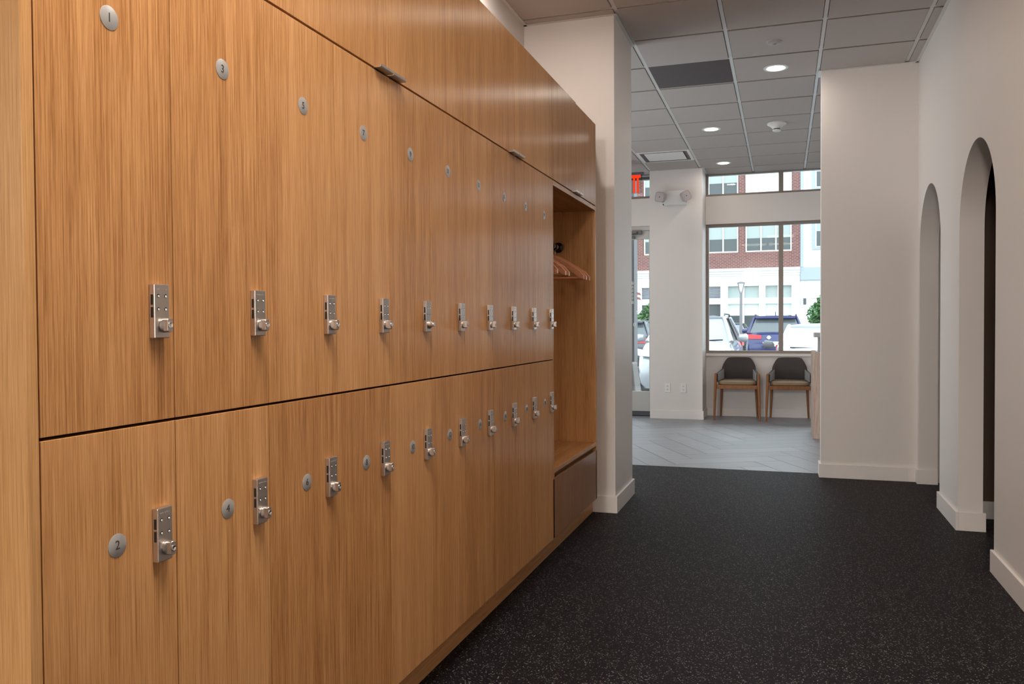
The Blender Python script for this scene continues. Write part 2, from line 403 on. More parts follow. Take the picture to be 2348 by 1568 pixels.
b.tube([(-1.79, 10.55, 2.33), (-1.93, 10.52, 2.305), (-2.1, 10.58, 2.30)], .009); b.box(-1.86, -1.81, 10.595, 10.63, 2.275, 2.30)
struct(b, 'closer', principled('closer_metal', (.16, .15, .15), .4, .7), d1, bevel=.003)
b = MB(); b.tube([(-2.49, 10.628, .95), (-2.49, 10.575, .95), (-2.49, 10.575, 1.35), (-2.49, 10.628, 1.35)], .013, 10); struct(b, 'handle', STEEL, d1, smooth=True)
# lettering on the glass, seen from its back
b = MB(); z = 1.735
for k, (hh, cut) in enumerate(((.06, 0), (.045, 1), (.05, 2), (.045, 1), (.05, 2), (.055, 0))):
    for q in ((-1.862, -1.852), (-1.845, -1.838)): b.box(q[0], q[1], 10.6475, 10.6485, z-hh*.8, z)
    b.box(-1.862, -1.838, 10.6475, 10.6485, z-.010, z)
    if cut: b.box(-1.862, -1.838, 10.6475, 10.6485, z-hh*.55, z-hh*.40)
    if cut == 2: b.box(-1.862, -1.838, 10.6475, 10.6485, z-hh*.8, z-hh*.66)
    z -= hh
struct(b, 'vertical_lettering', VINYL, leaf)
text_mesh('hours_lettering', 'AM', .06, VINYL, leaf, basis_m((-1, 0, 0), (0, 0, 1), (-1.765, 10.648, 1.33)))
text_mesh('hours_lettering', '0', .07, VINYL, leaf, basis_m((-1, 0, 0), (0, 0, 1), (-1.825, 10.648, 1.17)))
b = MB()
for z in (1.57, 1.51): b.prism([(-1.805, z+.02), (-1.755, z+.012), (-1.735, z-.022), (-1.785, z-.014)], 'Y', 10.6475, 10.6485)
struct(b, 'chevron_mark', REDV, leaf)

# ------------------------------------------------------------------ lockers
ZB, ZM, ZTOP, ZU = .150, 1.009, 1.8685, 2.352
GAP = .0022
def make_lock(parent, y, z, turned=False):
    """combination lock, y,z = plate centre on the door face (local), projecting +x"""
    d = .0125
    b = MB(); b.box(.0002, d, y-.018, y+.018, z-.047, z+.047); k = b.build('combination_lock', STEEL, parent, bevel=.0012)
    for zz in (.020, -.002):
        b = MB(); b.box(.0045, .0090, y-.0188, y-.0178, z+zz-.009, z+zz+.009); b.build('dial_slot', BLACK, k)
        for q in (-.005, 0, .005):
            pass
    for yy in (-.009, .009):
        for zz in (.0265, .0035):
            b = MB(); b.lathe((d, y+yy, z+zz), (1, 0, 0), [(0, .0033), (.00025, .0033)], 14); h = b.build('dimple_shade', BLACK, k)  # black disc paints the shade inside a lock dimple
            b = MB(); b.lathe((d+.0003, y+yy+.0005, z+zz-.0007), (1, 0, 0), [(0, .0021), (.0006, .0018), (.0009, .0008)], 12); bm_ = b.build('dimple_glint', GLINT, k, smooth=True)  # bright bump paints the glint low in the dimple
    b = MB()
    for q in (-.010, -.005, 0, .005, .010): b.box(d, d+.0003, y+q-.0015, y+q+.0012, z+.0375, z+.0395)
    b.build('engraved_mark', principled('engraving', (.35, .31, .29), .5) if 'engraving' not in bpy.data.materials else bpy.data.materials['engraving'], k)
    # knob: round base with a slotted gap, then a thumb turn with two flats and a key core
    cy, cz = y+.003, z-.0245; K = MB(); n = 28
    def sec(x, r, flat):
        R = []
        for i in range(n):
            a, c = r*math.cos(2*PI*i/n), r*math.sin(2*PI*i/n)
            a = max(-flat, min(flat, a))
            R.append((x, cy+(c if turned else a), cz+(a if turned else c)))
        return R
    K.rings([sec(d, .0125, 1), sec(d+.0025, .0128, 1), sec(d+.0040, .0126, .0095), sec(d+.0060, .0125, .0068), sec(d+.0135, .0125, .0066), sec(d+.0145, .0116, .0060)])
    kn = K.build('knob', STEEL_D, k, smooth=True, angle=25)
    b = MB(); b.lathe((d+.0146, cy, cz), (1, 0, 0), [(0, .0056), (.0012, .0056), (.0014, .0046), (.0006, .0030)], 18)
    c2 = b.build('key_core', CHROME, k, smooth=True)
    return k
def make_plate(parent, y, z, num):
    b = MB(); b.lathe((.0002, y, z), (1, 0, 0), [(0, .0195), (.0005, .0195), (.0006, .0193)], 40); p = b.build('number_plate', DISC, parent, smooth=True)
    text_mesh('numeral', str(num), .0215, INK, p, basis_m((0, 1, 0), (0, 0, 1), (.00105, y, z)), .0002)
CONF = GAPM
def make_locker(col, upper):
    y = Y0+col*PW; num = 2*col+(1 if upper else 2)
    z0, z1 = (ZM+.0025, ZTOP-.0025) if upper else (ZB, ZM-.0025)
    row = 'upper' if upper else 'lower'
    extra = ''
    if col == 0: extra = ' beside the end panel'
    if col == 9: extra = ' next to the coat cubby'
    t = thing('locker', 'oak locker numbered %d in the %s row%s' % (num, row, extra), 'locker', (FX, y, z0), 0, '%s row of oak lockers' % row)
    H = z1-z0
    b = MB(); b.box(-.50, -.0215, .001, PW-.001, 0, H); b.build('carcass', OAK_DARK, t)
    b = MB(); b.box(-.0205, 0, GAP/2, PW-GAP/2, 0, H); b.build('door', OAK, t, bevel=.0008)
    make_lock(t, .2440, (1.2030 if upper else .8115)-z0, turned=(upper and col == 4))
    make_plate(t, .1460, (1.680 if upper else .815)-z0, num)
    return t
for col in range(10):
    make_locker(col, True); make_locker(col, False)

# upper cabinets: doors in pairs, a pair of tab pulls astride every second seam
ups = [(Y0, Y0+2*PW, None), (Y0+2*PW, Y0+4*PW, 'far'), (Y0+4*PW, Y0+6*PW, 'near'), (Y0+6*PW, Y0+8*PW, 'far'), (Y0+8*PW, Y0+10*PW, 'near'), (Y0+10*PW, 4.300, 'far'), (4.300, 4.785, 'near')]
where = ['over lockers 1 and 3', 'over lockers 5 and 7', 'over lockers 9 and 11', 'over lockers 13 and 15', 'over lockers 17 and 19', 'over the near half of the coat cubby', 'over the far half of the coat cubby beside the white column']
for (a, c, side), wh in zip(ups, where):
    t = thing('upper_cabinet', 'flush oak overhead cabinet %s' % wh, 'cabinet', (FX, a, ZTOP+.003), 0, 'oak overhead cabinets above the lockers')
    H = ZU-ZTOP-.003-(.006 if wh.startswith('over the far') else 0)
    b = MB(); b.box(-.50, -.0215, .001, c-a-.001, 0.001, H); b.build('carcass', OAK_DARK, t)
    b = MB(); b.box(-.0205, 0, GAP/2, c-a-GAP/2, 0, H); b.build('door', OAK, t, bevel=.0008)
    if side:
        p0, p1 = ((c-a-.078, c-a-.003) if side == 'far' else (.003, .078))
        b = MB(); b.prism([(-.018, -.0022), (.019, -.0022), (.0212, .0005), (.0212, .0068), (.0192, .0068), (.0185, -.0004), (-.018, -.0004)], 'Y', p0, p1)
        b.build('pull_tab', STEEL, t)

# open coat cubby
CY0, CY1 = Y0+10*PW, 4.785
t = thing('coat_cubby', 'open oak coat cubby with shelf, hanging rail and drawer beside the white column', 'wardrobe', (FX, CY0, 0))
dY = CY1-CY0
b = MB(); b.box(-.50, 0, .0015, .0185, ZB, ZTOP-.003); b.build('side_panel', OAK, t, bevel=.0008)
b = MB(); b.box(-.50, 0, dY-.0185, dY, ZB, ZTOP-.003); b.build('side_panel', OAK, t, bevel=.0008)
b = MB(); b.box(-.50, 0, .0188, dY-.0188, 1.842, ZTOP-.003); b.build('top_panel', OAK_Y, t, bevel=.0008)
b = MB(); b.box(-.498, -.480, .0188, dY-.0188, ZB+.002, 1.840); b.build('back_panel', OAK, t)
b = MB(); b.box(-.479, 0, .0188, dY-.0188, .463, .484); b.build('shelf', OAK_Y, t, bevel=.0008)
b = MB(); b.box(-.479, -.024, .0192, dY-.0192, ZB+.004, .452); b.build('drawer_box', OAK_DARK, t)
b = MB(); b.box(-.0205, 0, .0015, dY-.001, ZB, .436)
dr = b.build('drawer_front', wood('drawer_veneer', (.25, .11, .048), (.30, .14, .065), (.34, .165, .08), rough=.22), t, bevel=.0008)
b = MB(); b.cyl((-.222, .0190, 1.632), (-.222, dY-.0190, 1.632), .0125, 16); rl = b.build('hanging_rail', BLACK, t, smooth=True)
for q, dd in ((.0188, 1), (dY-.0188, -1)):
    b = MB(); b.lathe((-.222, q, 1.632), (0, dd, 0), [(0, .030), (.006, .030), (.012, .022), (.018, .0150), (.026, .0150)], 22); b.build('flange', BLACK, rl, smooth=True)
# scribe filler and plinth, near end panel
b = MB(); b.box(-1.56, -1.13, 4.7865, COLY0-.001, ZB, ZU-.02); tag(b.build('filler_panel', OAK, None), 'recessed oak filler strip between the coat cubby and the white column', 'panel')
b = MB(); b.box(-1.155, -1.137, .946, COLY0-BT-.002, .0005, ZB-.002); tag(b.build('plinth', OAK_Y, None), 'continuous recessed oak plinth under the lower lockers along the black floor', 'plinth')
b = MB(); b.box(-1.573, FX, .9225, .9430, .0005, ZU); tag(b.build('end_panel', wood('end_panel_veneer', (.36, .17, .06), (.50, .265, .105), (.60, .34, .15), rough=.4), None, bevel=.0008), 'tall oak end panel closing the near end of the locker run', 'panel')

# hangers on the rail
def make_hanger(Y, label, tilt=0):
    t = thing('coat_hanger', label, 'hanger', (FX-.222, Y, 1.632), tilt, 'wooden hangers on the cubby rail')
    M = MB(); top, bot = [], []
    R = []
    for k in range(17):
        s = -1+k/8; x = s*.207; zc = -.058-.132*abs(s)**1.15; hh = (.012+.013*abs(s)**2)*(1 if abs(s) < .95 else .45); dy = -.016*abs(s)**2
        wd = .0055+.008*abs(s)**2*(1 if abs(s) < .95 else .75)
        R.append([(x, dy-wd, zc-hh), (x, dy+wd, zc-hh), (x, dy+wd*.8, zc+hh*.7), (x, dy, zc+hh), (x, dy-wd*.8, zc+hh*.7)])
    M.rings(R); body = M.build('shoulder', HANGER_WOOD, t, smooth=True)
    b = MB(); b.cyl((-.185, -.012, -.193), (.185, -.012, -.193), .0055, 10); b.build('trouser_bar', HANGER_WOOD, t, smooth=True)
    b = MB(); pts = [(0, 0, -.055), (0, 0, -.030)]
    for k in range(11):
        a = -PI*.5+k*PI*1.25/10; pts.append((.0165*math.cos(a)+0, 0, .0165*math.sin(a)-.002))
    b.tube(pts, .0017, 7); b.build('hook', CHROME, t, smooth=True)
hs = [(4.688, 'wooden hanger nearest the cubby end flange'), (4.625, 'wooden hanger second from the cubby end flange'), (4.540, 'wooden hanger with the lowest hanging tip, third from the end flange'), (4.215, 'wooden hanger behind the locker edge, farther of the middle two'), (4.160, 'wooden hanger behind the locker edge, nearer of the middle two'), (3.975, 'wooden hanger nearest the locker side of the rail')]
for k, (y, l) in enumerate(hs): make_hanger(y, l, math.radians((2, -2, 3, 1, -3, 2)[k]))

# ------------------------------------------------------------------ ceiling fittings
def downlight(x, y, label, power, spread=180):
    t = thing('downlight', label, 'ceiling light', (x, y, ZC-.007), 0, 'recessed round downlights')
    b = MB(); b.lathe((0, 0, 0), (0, 0, -1), [(.0002, .090), (.003, .089), (.004, .070), (-.004, .064), (-.0045, .064)], 40)
    bm = b.bm
    b.build('trim_ring', WHITEP, t, smooth=True)
    b = MB(); b.lathe((0, 0, -.0042), (0, 0, -1), [(0, .062), (.0012, .060)], 40); b.build('lens', LENS, t, smooth=True)
    ld = bpy.data.lights.new('downlight_lamp', 'AREA'); ld.shape = 'DISK'; ld.size = .12; ld.energy = power; ld.color = LAMP_COL; ld.spread = math.radians(spread)
    lo = bpy.data.objects.new('lamp_beam', ld); C.objects.link(lo); lo.location = (0, 0, -.009); lo.parent = t
DP = 5.5
FILL_E = emission('fill_globe_glow', (1, .92, .84), 330)
downlight(-.055, 6.533, 'large glowing downlight between the grey grille and the stub wall', 4.5)
downlight(-.673, 8.361, 'glowing downlight left of the smoke detector', 3)
downlight(-.677, 10.159, 'glowing downlight near the window, beyond the smoke detector', 3)
downlight(-.055, 4.70, 'corridor downlight above the coat cubby, just above the frame', 2.2)
downlight(TX-.5*TS, TY-1.5*TS, 'added downlight over the locker tops in front of the white column', 10)  # unseen lamp added to brighten the top of the column
for k, (i_, y, p) in enumerate(((1, 2.86, 2), (1, 1.03, 15), (0, 1.03, 27))):  # unseen panels added to light the near lockers softly from above
    t = thing('fill_panel', 'added square fill panel in the corridor ceiling over lockers %s' % ('11 and 12', '1 and 2', '1 and 2, nearer the doors')[k], 'ceiling light', (TX+(i_+.5)*TS, TY+(math.floor((y-TY)/TS)+.5)*TS, ZC-.008), 0, 'added corridor fill panels')
    b = MB(); b.box(-.29, .29, -.29, -.275, -.006, .0005); b.box(-.29, .29, .275, .29, -.006, .0005); b.box(-.29, -.275, -.275, .275, -.006, .0005); b.box(.275, .29, -.275, .275, -.006, .0005); b.build('frame', WHITEP, t)
    b = MB(); b.box(-.275, .275, -.275, .275, -.003, -.0005); b.build('diffuser', LENS, t)
    ld = bpy.data.lights.new('fill_panel_lamp', 'AREA'); ld.shape = 'SQUARE'; ld.size = .54; ld.energy = p; ld.color = LAMP_COL; ld.spread = math.radians(130)
    lo = bpy.data.objects.new('lamp_beam', ld); C.objects.link(lo); lo.location = (0, 0, -.008); lo.parent = t
for k, (x, y) in enumerate(((-2.5, 7.1), (-2.5, 9.0), (1.8, 7.9), (1.8, 9.7), (-4.0, 8.0))): downlight(x, y, 'added reception downlight out of view, number %d' % (k+1), 10)  # unseen lamps added to raise the light level in reception
for k, (x, y) in enumerate([(-.98, -4.6), (-.98, -6.0), (-.98, -7.3)]):  # unseen globes added behind the camera as frontal fill
    t = thing('fill_globe', 'added fill globe in the studio behind the viewer, number %d' % (k+1), 'fill light', (x, y, ZC), 0, 'added studio fill globes')
    b = MB(); b.lathe((0, 0, 0), (0, 0, -1), [(0, .06), (.02, .055), (.025, .006), (.20, .006), (.205, .04), (.24, .04)], 20); b.build('stem', WHITEP, t, smooth=True)
    b = MB(); b.lathe((0, 0, -.22), (0, 0, -1), [(.16-.16*math.cos(PI*q/14), .16*math.sin(PI*q/14)) for q in range(15)], 24); b.build('globe', FILL_E, t, smooth=True)
# return grille
gx, gy = TX+GR[0]*TS, TY+GR[1]*TS
t = thing('return_grille', 'dark grey louvred return air grille set in the ceiling grid', 'vent', (gx+TS/2, gy+TS/2, ZC))
b = MB(); b.box(-.29, .29, -.29, .29, .006, .012); b.build('backing', GAPM, t)
b = MB()
for k in range(24):
    y = -.276+k*.024; b.prism([(y-.011, .0045), (y+.006, -.0055), (y+.008, -.0045), (y-.009, .0055)], 'X', -.29, .29)
b.build('louvre_blades', SLATE, t)
# supply diffuser
gx, gy = TX+DF[0]*TS, TY+DF[1]*TS
t = thing('supply_diffuser', 'square white plaque diffuser in the ceiling before the far pillar', 'vent', (gx+TS/2, gy+TS/2, ZC))
b = MB(); b.box(-.292, .292, -.292, -.262, -.008, .01); b.box(-.292, .292, .262, .292, -.008, .01); b.box(-.292, -.262, -.262, .262, -.008, .01); b.box(.262, .292, -.262, .262, -.008, .01); b.build('frame', WHITEP, t)
b = MB(); b.rings([[(-.262, -.262, -.004), (.262, -.262, -.004), (.262, .262, -.004), (-.262, .262, -.004)], [(-.2, -.2, .012), (.2, -.2, .012), (.2, .2, .012), (-.2, .2, .012)]], cap=False); b.build('cone', SLATE, t)
b = MB(); b.box(-.215, .215, -.215, .215, -.006, -.002); b.build('plaque', WHITEP, t, bevel=.001)
# concealed sprinkler
t = thing('sprinkler_cover', 'small flat round sprinkler cover in the ceiling above the nearest downlight', 'sprinkler', (-.061, 5.925, ZC-.007))
b = MB(); b.lathe((0, 0, 0), (0, 0, -1), [(0, .052), (.004, .050), (.006, .042), (.012, .041), (.014, .036)], 32); b.build('cover_plate', GREYP, t, smooth=True)
b = MB(); b.lathe((0, 0, -.014), (0, 0, -1), [(0, .014), (.008, .010), (.010, .016), (.011, .016)], 20); b.build('deflector', GREYP, t, smooth=True)
# smoke detector
t = thing('smoke_detector', 'white domed smoke detector on the ceiling over the reception', 'smoke detector', (-.062, 8.328, ZC-.007))
b = MB(); b.lathe((0, 0, 0), (0, 0, -1), [(0, .088), (.012, .088), (.026, .062), (.045, .042), (.052, .040)], 32); b.build('base', WHITEP, t, smooth=True)
b = MB(); b.lathe((0, 0, -.052), (0, 0, -1), [(0, .030), (.014, .030)], 24); b.build('chamber', BLACK, t, smooth=True)
b = MB(); b.lathe((0, 0, -.062), (0, 0, -1), [(0, .038), (.012, .038), (.016, .030)], 24); b.build('cap', WHITEP, t, smooth=True)
# exit sign
t = thing('exit_sign', 'red lettered EXIT sign hanging from the ceiling before the entrance', 'sign', (-1.74, 9.6, ZC-.007))
b = MB(); b.box(-.22, .21, -.03, .03, -.176, -.152); b.box(-.16, .02, -.02, .02, -.152, 0)
b.build('housing', MULL, t, bevel=.002)
b = MB(); b.box(-.19, .192, -.004, .004, -.392, -.177); b.build('panel', ACRYLIC, t)
b = MB(); za, zb = -.388, -.180; y0_, y1_ = -.0065, -.0045; zm = (za+zb)/2
def st(x0, x1, z0, z1): b.box(x0, x1, y0_, y1_, z0, z1)
st(-.185, -.150, za, zb); st(-.1495, -.10, zb-.034, zb); st(-.1495, -.105, zm-.016, zm+.016); st(-.1495, -.10, za, za+.034)
b.prism([(-.085, zb), (-.055, zb), (.010, za), (-.020, za)], 'Y', y0_, y1_); b.prism([(-.020, zb), (.010, zb), (-.055, za), (-.085, za)], 'Y', y0_-.0002, y1_+.0002)
st(.022, .050, za, zb)
st(.058, .170, zb-.036, zb); st(.083, .106, za, zb-.0365); st(.126, .149, za, zb-.0365)  # split T stem: a lamp reflection streak shaped as a gap
b.build('lettering', RED_E, t)
# emergency light on the far pillar
t = thing('emergency_light', 'white twin head emergency light on the far pillar', 'emergency light', (-1.29, 10.389, 2.64))
b = MB(); b.prism([(-.155, .04), (-.13, 0), (.165, 0), (.165, .10), (.13, .175), (-.11, .175), (-.155, .12)], 'Y', -.075, 0); b.build('housing', WHITEP, t, bevel=.006)
for sx, ang, yw in ((-.135, math.radians(10), math.radians(-18)), (.135, math.radians(-28), math.radians(35))):
    b = MB(); n = 24
    def sq(r, y): return [(math.copysign(abs(math.cos(2*PI*i/n))**.45, math.cos(2*PI*i/n))*r, y, math.copysign(abs(math.sin(2*PI*i/n))**.45, math.sin(2*PI*i/n))*r) for i in range(n)]
    b.rings([sq(.045, 0), sq(.060, -.02), sq(.062, -.06), sq(.056, -.066), sq(.053, -.062)])
    h = b.build('lamp_head', GREYP, t, smooth=True); h.location = (sx, -.085, .095); h.rotation_euler = (0, ang, yw)
    b = MB(); b.lathe((0, -.0622, 0), (0, -1, 0), [(0, .007), (.003, .005)], 12); b.build('bulb', BLACK, h)
b = MB(); b.cyl((-.118, -.0755, .008), (-.118, -.081, .008), .008, 12); b.build('test_button', BLACK, t)
# outlets
for x, lab in ((-1.370, 'left of the two white wall outlets low on the far pillar'), (-1.176, 'right of the two white wall outlets low on the far pillar')):
    t = thing('wall_outlet', lab, 'outlet', (x, 10.3895, .385), 0, 'outlets on the far pillar')
    b = MB(); b.box(-.035, .035, -.006, 0, -.057, .057); b.build('cover_plate', WHITEP, t, bevel=.002)
    for z in (.021, -.021):
        b = MB(); b.box(-.014, .014, -.0085, -.0062, z-.014, z+.014); s_ = b.build('socket', TRIMP, t, bevel=.003)
        b = MB(); b.box(-.008, -.005, -.0092, -.0086, z-.005, z+.006); b.box(.005, .008, -.0092, -.0086, z-.005, z+.005); b.build('slots', BLACK, s_)

# ------------------------------------------------------------------ reception chairs
def make_chair(x, y, label):
    t = thing('armchair', label, 'chair', (x, y, 0), 0, 'waiting chairs under the window')
    # local: front is -y
    for sx in (-1, 1):
        b = MB(); b.tube([(sx*.268, -.235, 0), (sx*.262, -.232, .20), (sx*.254, -.226, .42), (sx*.252, -.224, .565), (sx*.250, -.222, .575)], .016, 10, rr=[.0115, .015, .018, .015, .008]); b.build('front_leg', WALNUT, t, smooth=True)
        b = MB(); b.tube([(sx*.225, .26, 0), (sx*.215, .235, .22), (sx*.205, .215, .44)], .015, 10, rr=[.011, .015, .018]); b.build('rear_leg', WALNUT, t, smooth=True)
    b = MB(); b.box(-.238, .238, -.232, -.208, .385, .432); b.box(-.205, .205, .19, .213, .385, .432)
    for sx in (-1, 1): b.prism([(sx*.238, -.21), (sx*.216, -.21), (sx*.19, .19), (sx*.212, .19)], 'Z', .385, .430)
    b.build('seat_frame', WALNUT, t, bevel=.004)
    b = MB(); n = 40
    def seat(r, z): return [(math.copysign(abs(math.cos(2*PI*i/n))**.35, math.cos(2*PI*i/n))*.232*r, -.005+math.copysign(abs(math.sin(2*PI*i/n))**.35, math.sin(2*PI*i/n))*.218*r, z) for i in range(n)]
    b.rings([seat(.96, .4335), seat(1, .443), seat(1, .462), seat(.97, .472), seat(.85, .478), seat(.4, .480)]); b.build('seat_cushion', CUSH, t, smooth=True)
    # wrap-round back and arms
    b = MB(); R = []
    M = 48
    def plan(u):   # u in [-1,1]: arm front left -> back -> arm front right
        a = abs(u); s = math.copysign(1, u)
        if a > .55:
            k = (a-.55)/.45; return s*(.190+.056*k), .17-.385*k
        k = a/.55; ang = k*PI/2; return s*.190*math.sin(ang)**.75, .17+.065*math.cos(ang)**.8
    def zt(u):
        a = abs(u)
        if a < .25: return .752-.010*(a/.25)**4
        if a < .54: q = (a-.25)/.29; return .742-.130*q**1.1
        return .612-.045*((a-.54)/.46)
    def zb(u): a = abs(u); return .485-.01*a if a < .6 else .479-.012*(a-.6)/.4
    for i in range(M+1):
        u = -1+2*i/M; px, py = plan(u); qx, qy = plan(min(1, u+.01)); rx, ry = plan(max(-1, u-.01)); d = Vector((qx-rx, qy-ry, 0)).normalized(); nrm = Vector((-d.y, d.x, 0))
        th = .017 if abs(u) < .97 else .011; z0, z1 = zb(u), zt(u); lean = .05 if abs(u) < .5 else .05*(1-abs(u))/.5
        def pt(o, z): return Vector((px, py, z))+nrm*o+Vector((0, lean*(z-z0)/.27, 0))
        R.append([pt(-th, z0+.006), pt(-th*.6, z0), pt(th*.6, z0), pt(th, z0+.006), pt(th, (z0+z1)/2), pt(th, z1-.010), pt(th*.5, z1), pt(-th*.5, z1), pt(-th, z1-.010), pt(-th, (z0+z1)/2)])
    b.rings(R); bk = b.build('back_shell', FABRIC, t, smooth=True, angle=60)
    # inner arm faces, window light put into a paler fabric colour
    for sx in (-1, 1):
        b = MB(); R = []
        for i in range(9):
            u = sx*(.60+.38*i/8); px, py = plan(u); z0, z1 = zb(u)+.012, zt(u)+.003
            R.append([(px-sx*.022, py, z0), (px-sx*.0185, py, z0), (px-sx*.0185, py, z1), (px-sx*.022, py, z1)])
        b.rings(R); b.build('lit_arm_face', FABRIC_LIT, t, smooth=True)
    return t
make_chair(-.535, 10.600, 'charcoal armchair with walnut legs nearer the far pillar')
make_chair(.072, 10.600, 'charcoal armchair partly hidden by the reception counter')

# ------------------------------------------------------------------ reception counter
t = thing('reception_counter', 'whitewashed wood reception counter with a raised grey stone ledge behind the stub wall', 'counter', (.285, 8.95, 0))
b = MB(); b.box(0, 2.2, 0, .035, .0005, .885); b.build('front_panel', WASHED, t, bevel=.002)
b = MB(); b.box(0, .035, .0355, .62, .0005, .885); b.build('end_panel', WASHED, t, bevel=.002)
b = MB(); b.box(.036, 2.2, .036, .62, .85, .885); b.build('worktop', QUARTZ, t)
b = MB(); b.box(.055, 2.2, .22, .34, .886, 1.03); b.build('upstand', QUARTZ, t)
b = MB(); b.box(.015, 2.2, .10, .46, 1.031, 1.080); b.build('stone_ledge', QUARTZ, t, bevel=.003)

# ------------------------------------------------------------------ outdoors
GZ = -.30
b = MB(); b.box(-60, 60, 11.06, 39.9, GZ-.3, GZ); struct(b, 'ground', ASPHALT)
b = MB(); b.box(-30, 30, 11.06, 13.4, GZ+.001, -.13); struct(b, 'ground_sidewalk', CONC)
b = MB(); b.box(-30, 30, 37.2, 39.9, GZ+.001, -.13); struct(b, 'ground_far_sidewalk', CONC)
FY = 40.0
def pbox(t, name, mat, *d, **kw): b = MB(); b.box(*d); return b.build(name, mat, t, **kw)
t = thing('brick_building', 'red brick building with cream framed windows and a white ground floor across the street', 'building', (0, FY, GZ))
g = -GZ
b = MB(); b.box(-26, .72, .3, 8, g+3.74, g+11.5); b.build('brick_wall', BRICK, t)
def brick_pier(x0, x1): pbox(t, 'brick_pier', BRICK, x0, x1, 0, .299, g+3.74, g+11.5)
xs = []
x1 = .36
k = 0
while x1 > -14:
    xs.append((x1-2.04, x1)); x1 -= 2.36
prev = .72
b = MB(); edge = .72
for a, c in xs: b.box(c+.02, edge, 0, .299, g+3.74, g+11.5); edge = a-.02
b.box(-26, edge, 0, .299, g+3.74, g+11.5); b.build('brick_piers', BRICK, t)
for z0, z1 in ((3.74, 4.50), (6.02, 7.15), (8.6, 11.5)):
    b = MB()
    for a, c in xs: b.box(a-.02, c+.02, .01, .299, g+z0, g+z1)
    b.build('brick_spandrel', BRICK, t)
def fwin(a, c, z0, z1, pale, mm=3):
    fb = MB(); fr = .06; fb.box(a, c, .05, .12, g+z0, g+z0+fr); fb.box(a, c, .05, .12, g+z1-fr, g+z1)
    for q in range(mm+1):
        xx = a+(c-a-fr)*q/mm; fb.box(xx, xx+fr, .05, .12, g+z0+fr, g+z1-fr)
    f_ = fb.build('window', CREAM, t); zs = z0+(z1-z0)*.42
    if pale: pbox(f_, 'pane', SHADE_L, a+fr, c-fr, .10, .14, g+z0+fr, g+z1-fr)
    else:
        pbox(f_, 'blind', SHADE, a+fr, c-fr, .10, .14, g+zs, g+z1-fr); pbox(f_, 'pane', DGLASS, a+fr, c-fr, .10, .14, g+z0+fr, g+zs-.002)
for k, (a, c) in enumerate(xs):
    fwin(a, c, 4.50, 6.02, False); fwin(a, c, 7.15, 8.6, k in (0,))
b = MB(); b.box(-26, .72, -.25, .0, g+3.62, g+3.74); b.box(-26, .72, -.15, 0, g+3.50, g+3.62); b.box(-26, .72, -.08, 0, g+3.40, g+3.50); b.build('cornice', STUCCO, t)
b = MB(); b.box(-26, .72, .25, 8, 0, g+3.74)
opn = [(-2.47, -1.08), (-.79, .35), (-3.62, -2.81), (-6.5, -5.2), (-4.95, -3.95)]
b.box(-26, .72, -.02, .249, g+2.93, g+3.74)
edge = .72
for a, c in sorted(opn, reverse=True): b.box(c, edge, -.02, .249, 0, g+2.93); b.box(a, c, -.02, .249, g+2.10, g+2.37); edge = a
b.box(-26, edge, -.02, .249, 0, g+2.93); b.build('white_ground_floor', STUCCO, t)
for a, c in opn:
    lou = a < -2.8 and a > -3.8 or a < -6
    if lou:
        b = MB()
        for q in range(8): b.prism([(.05, g+2.38+q*.068), (.14, g+2.43+q*.068), (.15, g+2.42+q*.068), (.06, g+2.37+q*.068)], 'X', a, c)
        b.build('louvre', LOUVRE, t)
        pbox(t, 'shop_window', DGLASS, a, c, .15, .24, .2, g+2.10)
    else:
        f_ = pbox(t, 'shop_window', SHADE_L, a, c, .15, .24, g+1.56, g+2.37)
        pbox(f_, 'transom_blind', SHADE, a, c, .14, .149, g+2.37, g+2.93)
        pbox(f_, 'lower_pane', DGLASS, a, c, .14, .24, .2, g+1.555)
        pbox(f_, 'mullion', STUCCO, (a+c)/2-.04, (a+c)/2+.04, .05, .139, .2, g+2.93)
t = thing('sided_building', 'white sided building with blue grey trim right of the brick building', 'building', (0, FY, GZ))
b = MB(); z = 3.70
b.box(.73, 14, .05, 8, 0, g+11.5)
while z < 11.4: b.prism([(.02, g+z), (.055, g+z+.16), (.055, g+z)], 'X', 1.0, 14); z += .16
b.build('siding', SIDING, t)
b = MB(); b.box(.73, .86, -.02, .05, g+3.75, g+11.5); b.box(.73, 14, -.12, .019, g+3.15, g+3.72); b.build('band_trim', BLUEG, t)
for z0, z1 in ((4.62, 6.2), (7.3, 8.6)):
    b = MB(); b.box(1.22, 2.6, -.06, .02, g+z0-.10, g+z1+.1); f_ = b.build('window', BLUEG, t)
    b = MB(); b.box(1.36, 2.46, -.075, -.061, g+z0, g+z1); s2 = b.build('sash', STUCCO, f_)
    pbox(f_, 'pane', DGLASS, 1.42, 1.88, -.09, -.0755, g+z0+.05, g+z0+.72); pbox(f_, 'pane', DGLASS, 1.93, 2.40, -.09, -.0755, g+z0+.05, g+z0+.72)
    pbox(f_, 'blind', SHADE, 1.42, 2.40, -.09, -.0755, g+z0+.75, g+z1-.05)
b = MB(); b.box(1.16, 2.6, -.02, .04, g+2.33, g+2.88); b.build('transom_pane', SHADE_L, t); b = MB(); b.box(1.16, 2.6, -.02, .04, g+.3, g+2.1); b.build('shop_pane', SHADE_L, t)
b = MB(); b.box(.86, .98, -.12, .049, g+2.04, g+2.32); tag(b.build('wall_lantern', MULL, None, loc=(0, FY, GZ)), 'small dark wall lantern on the white ground floor across the street', 'lamp')
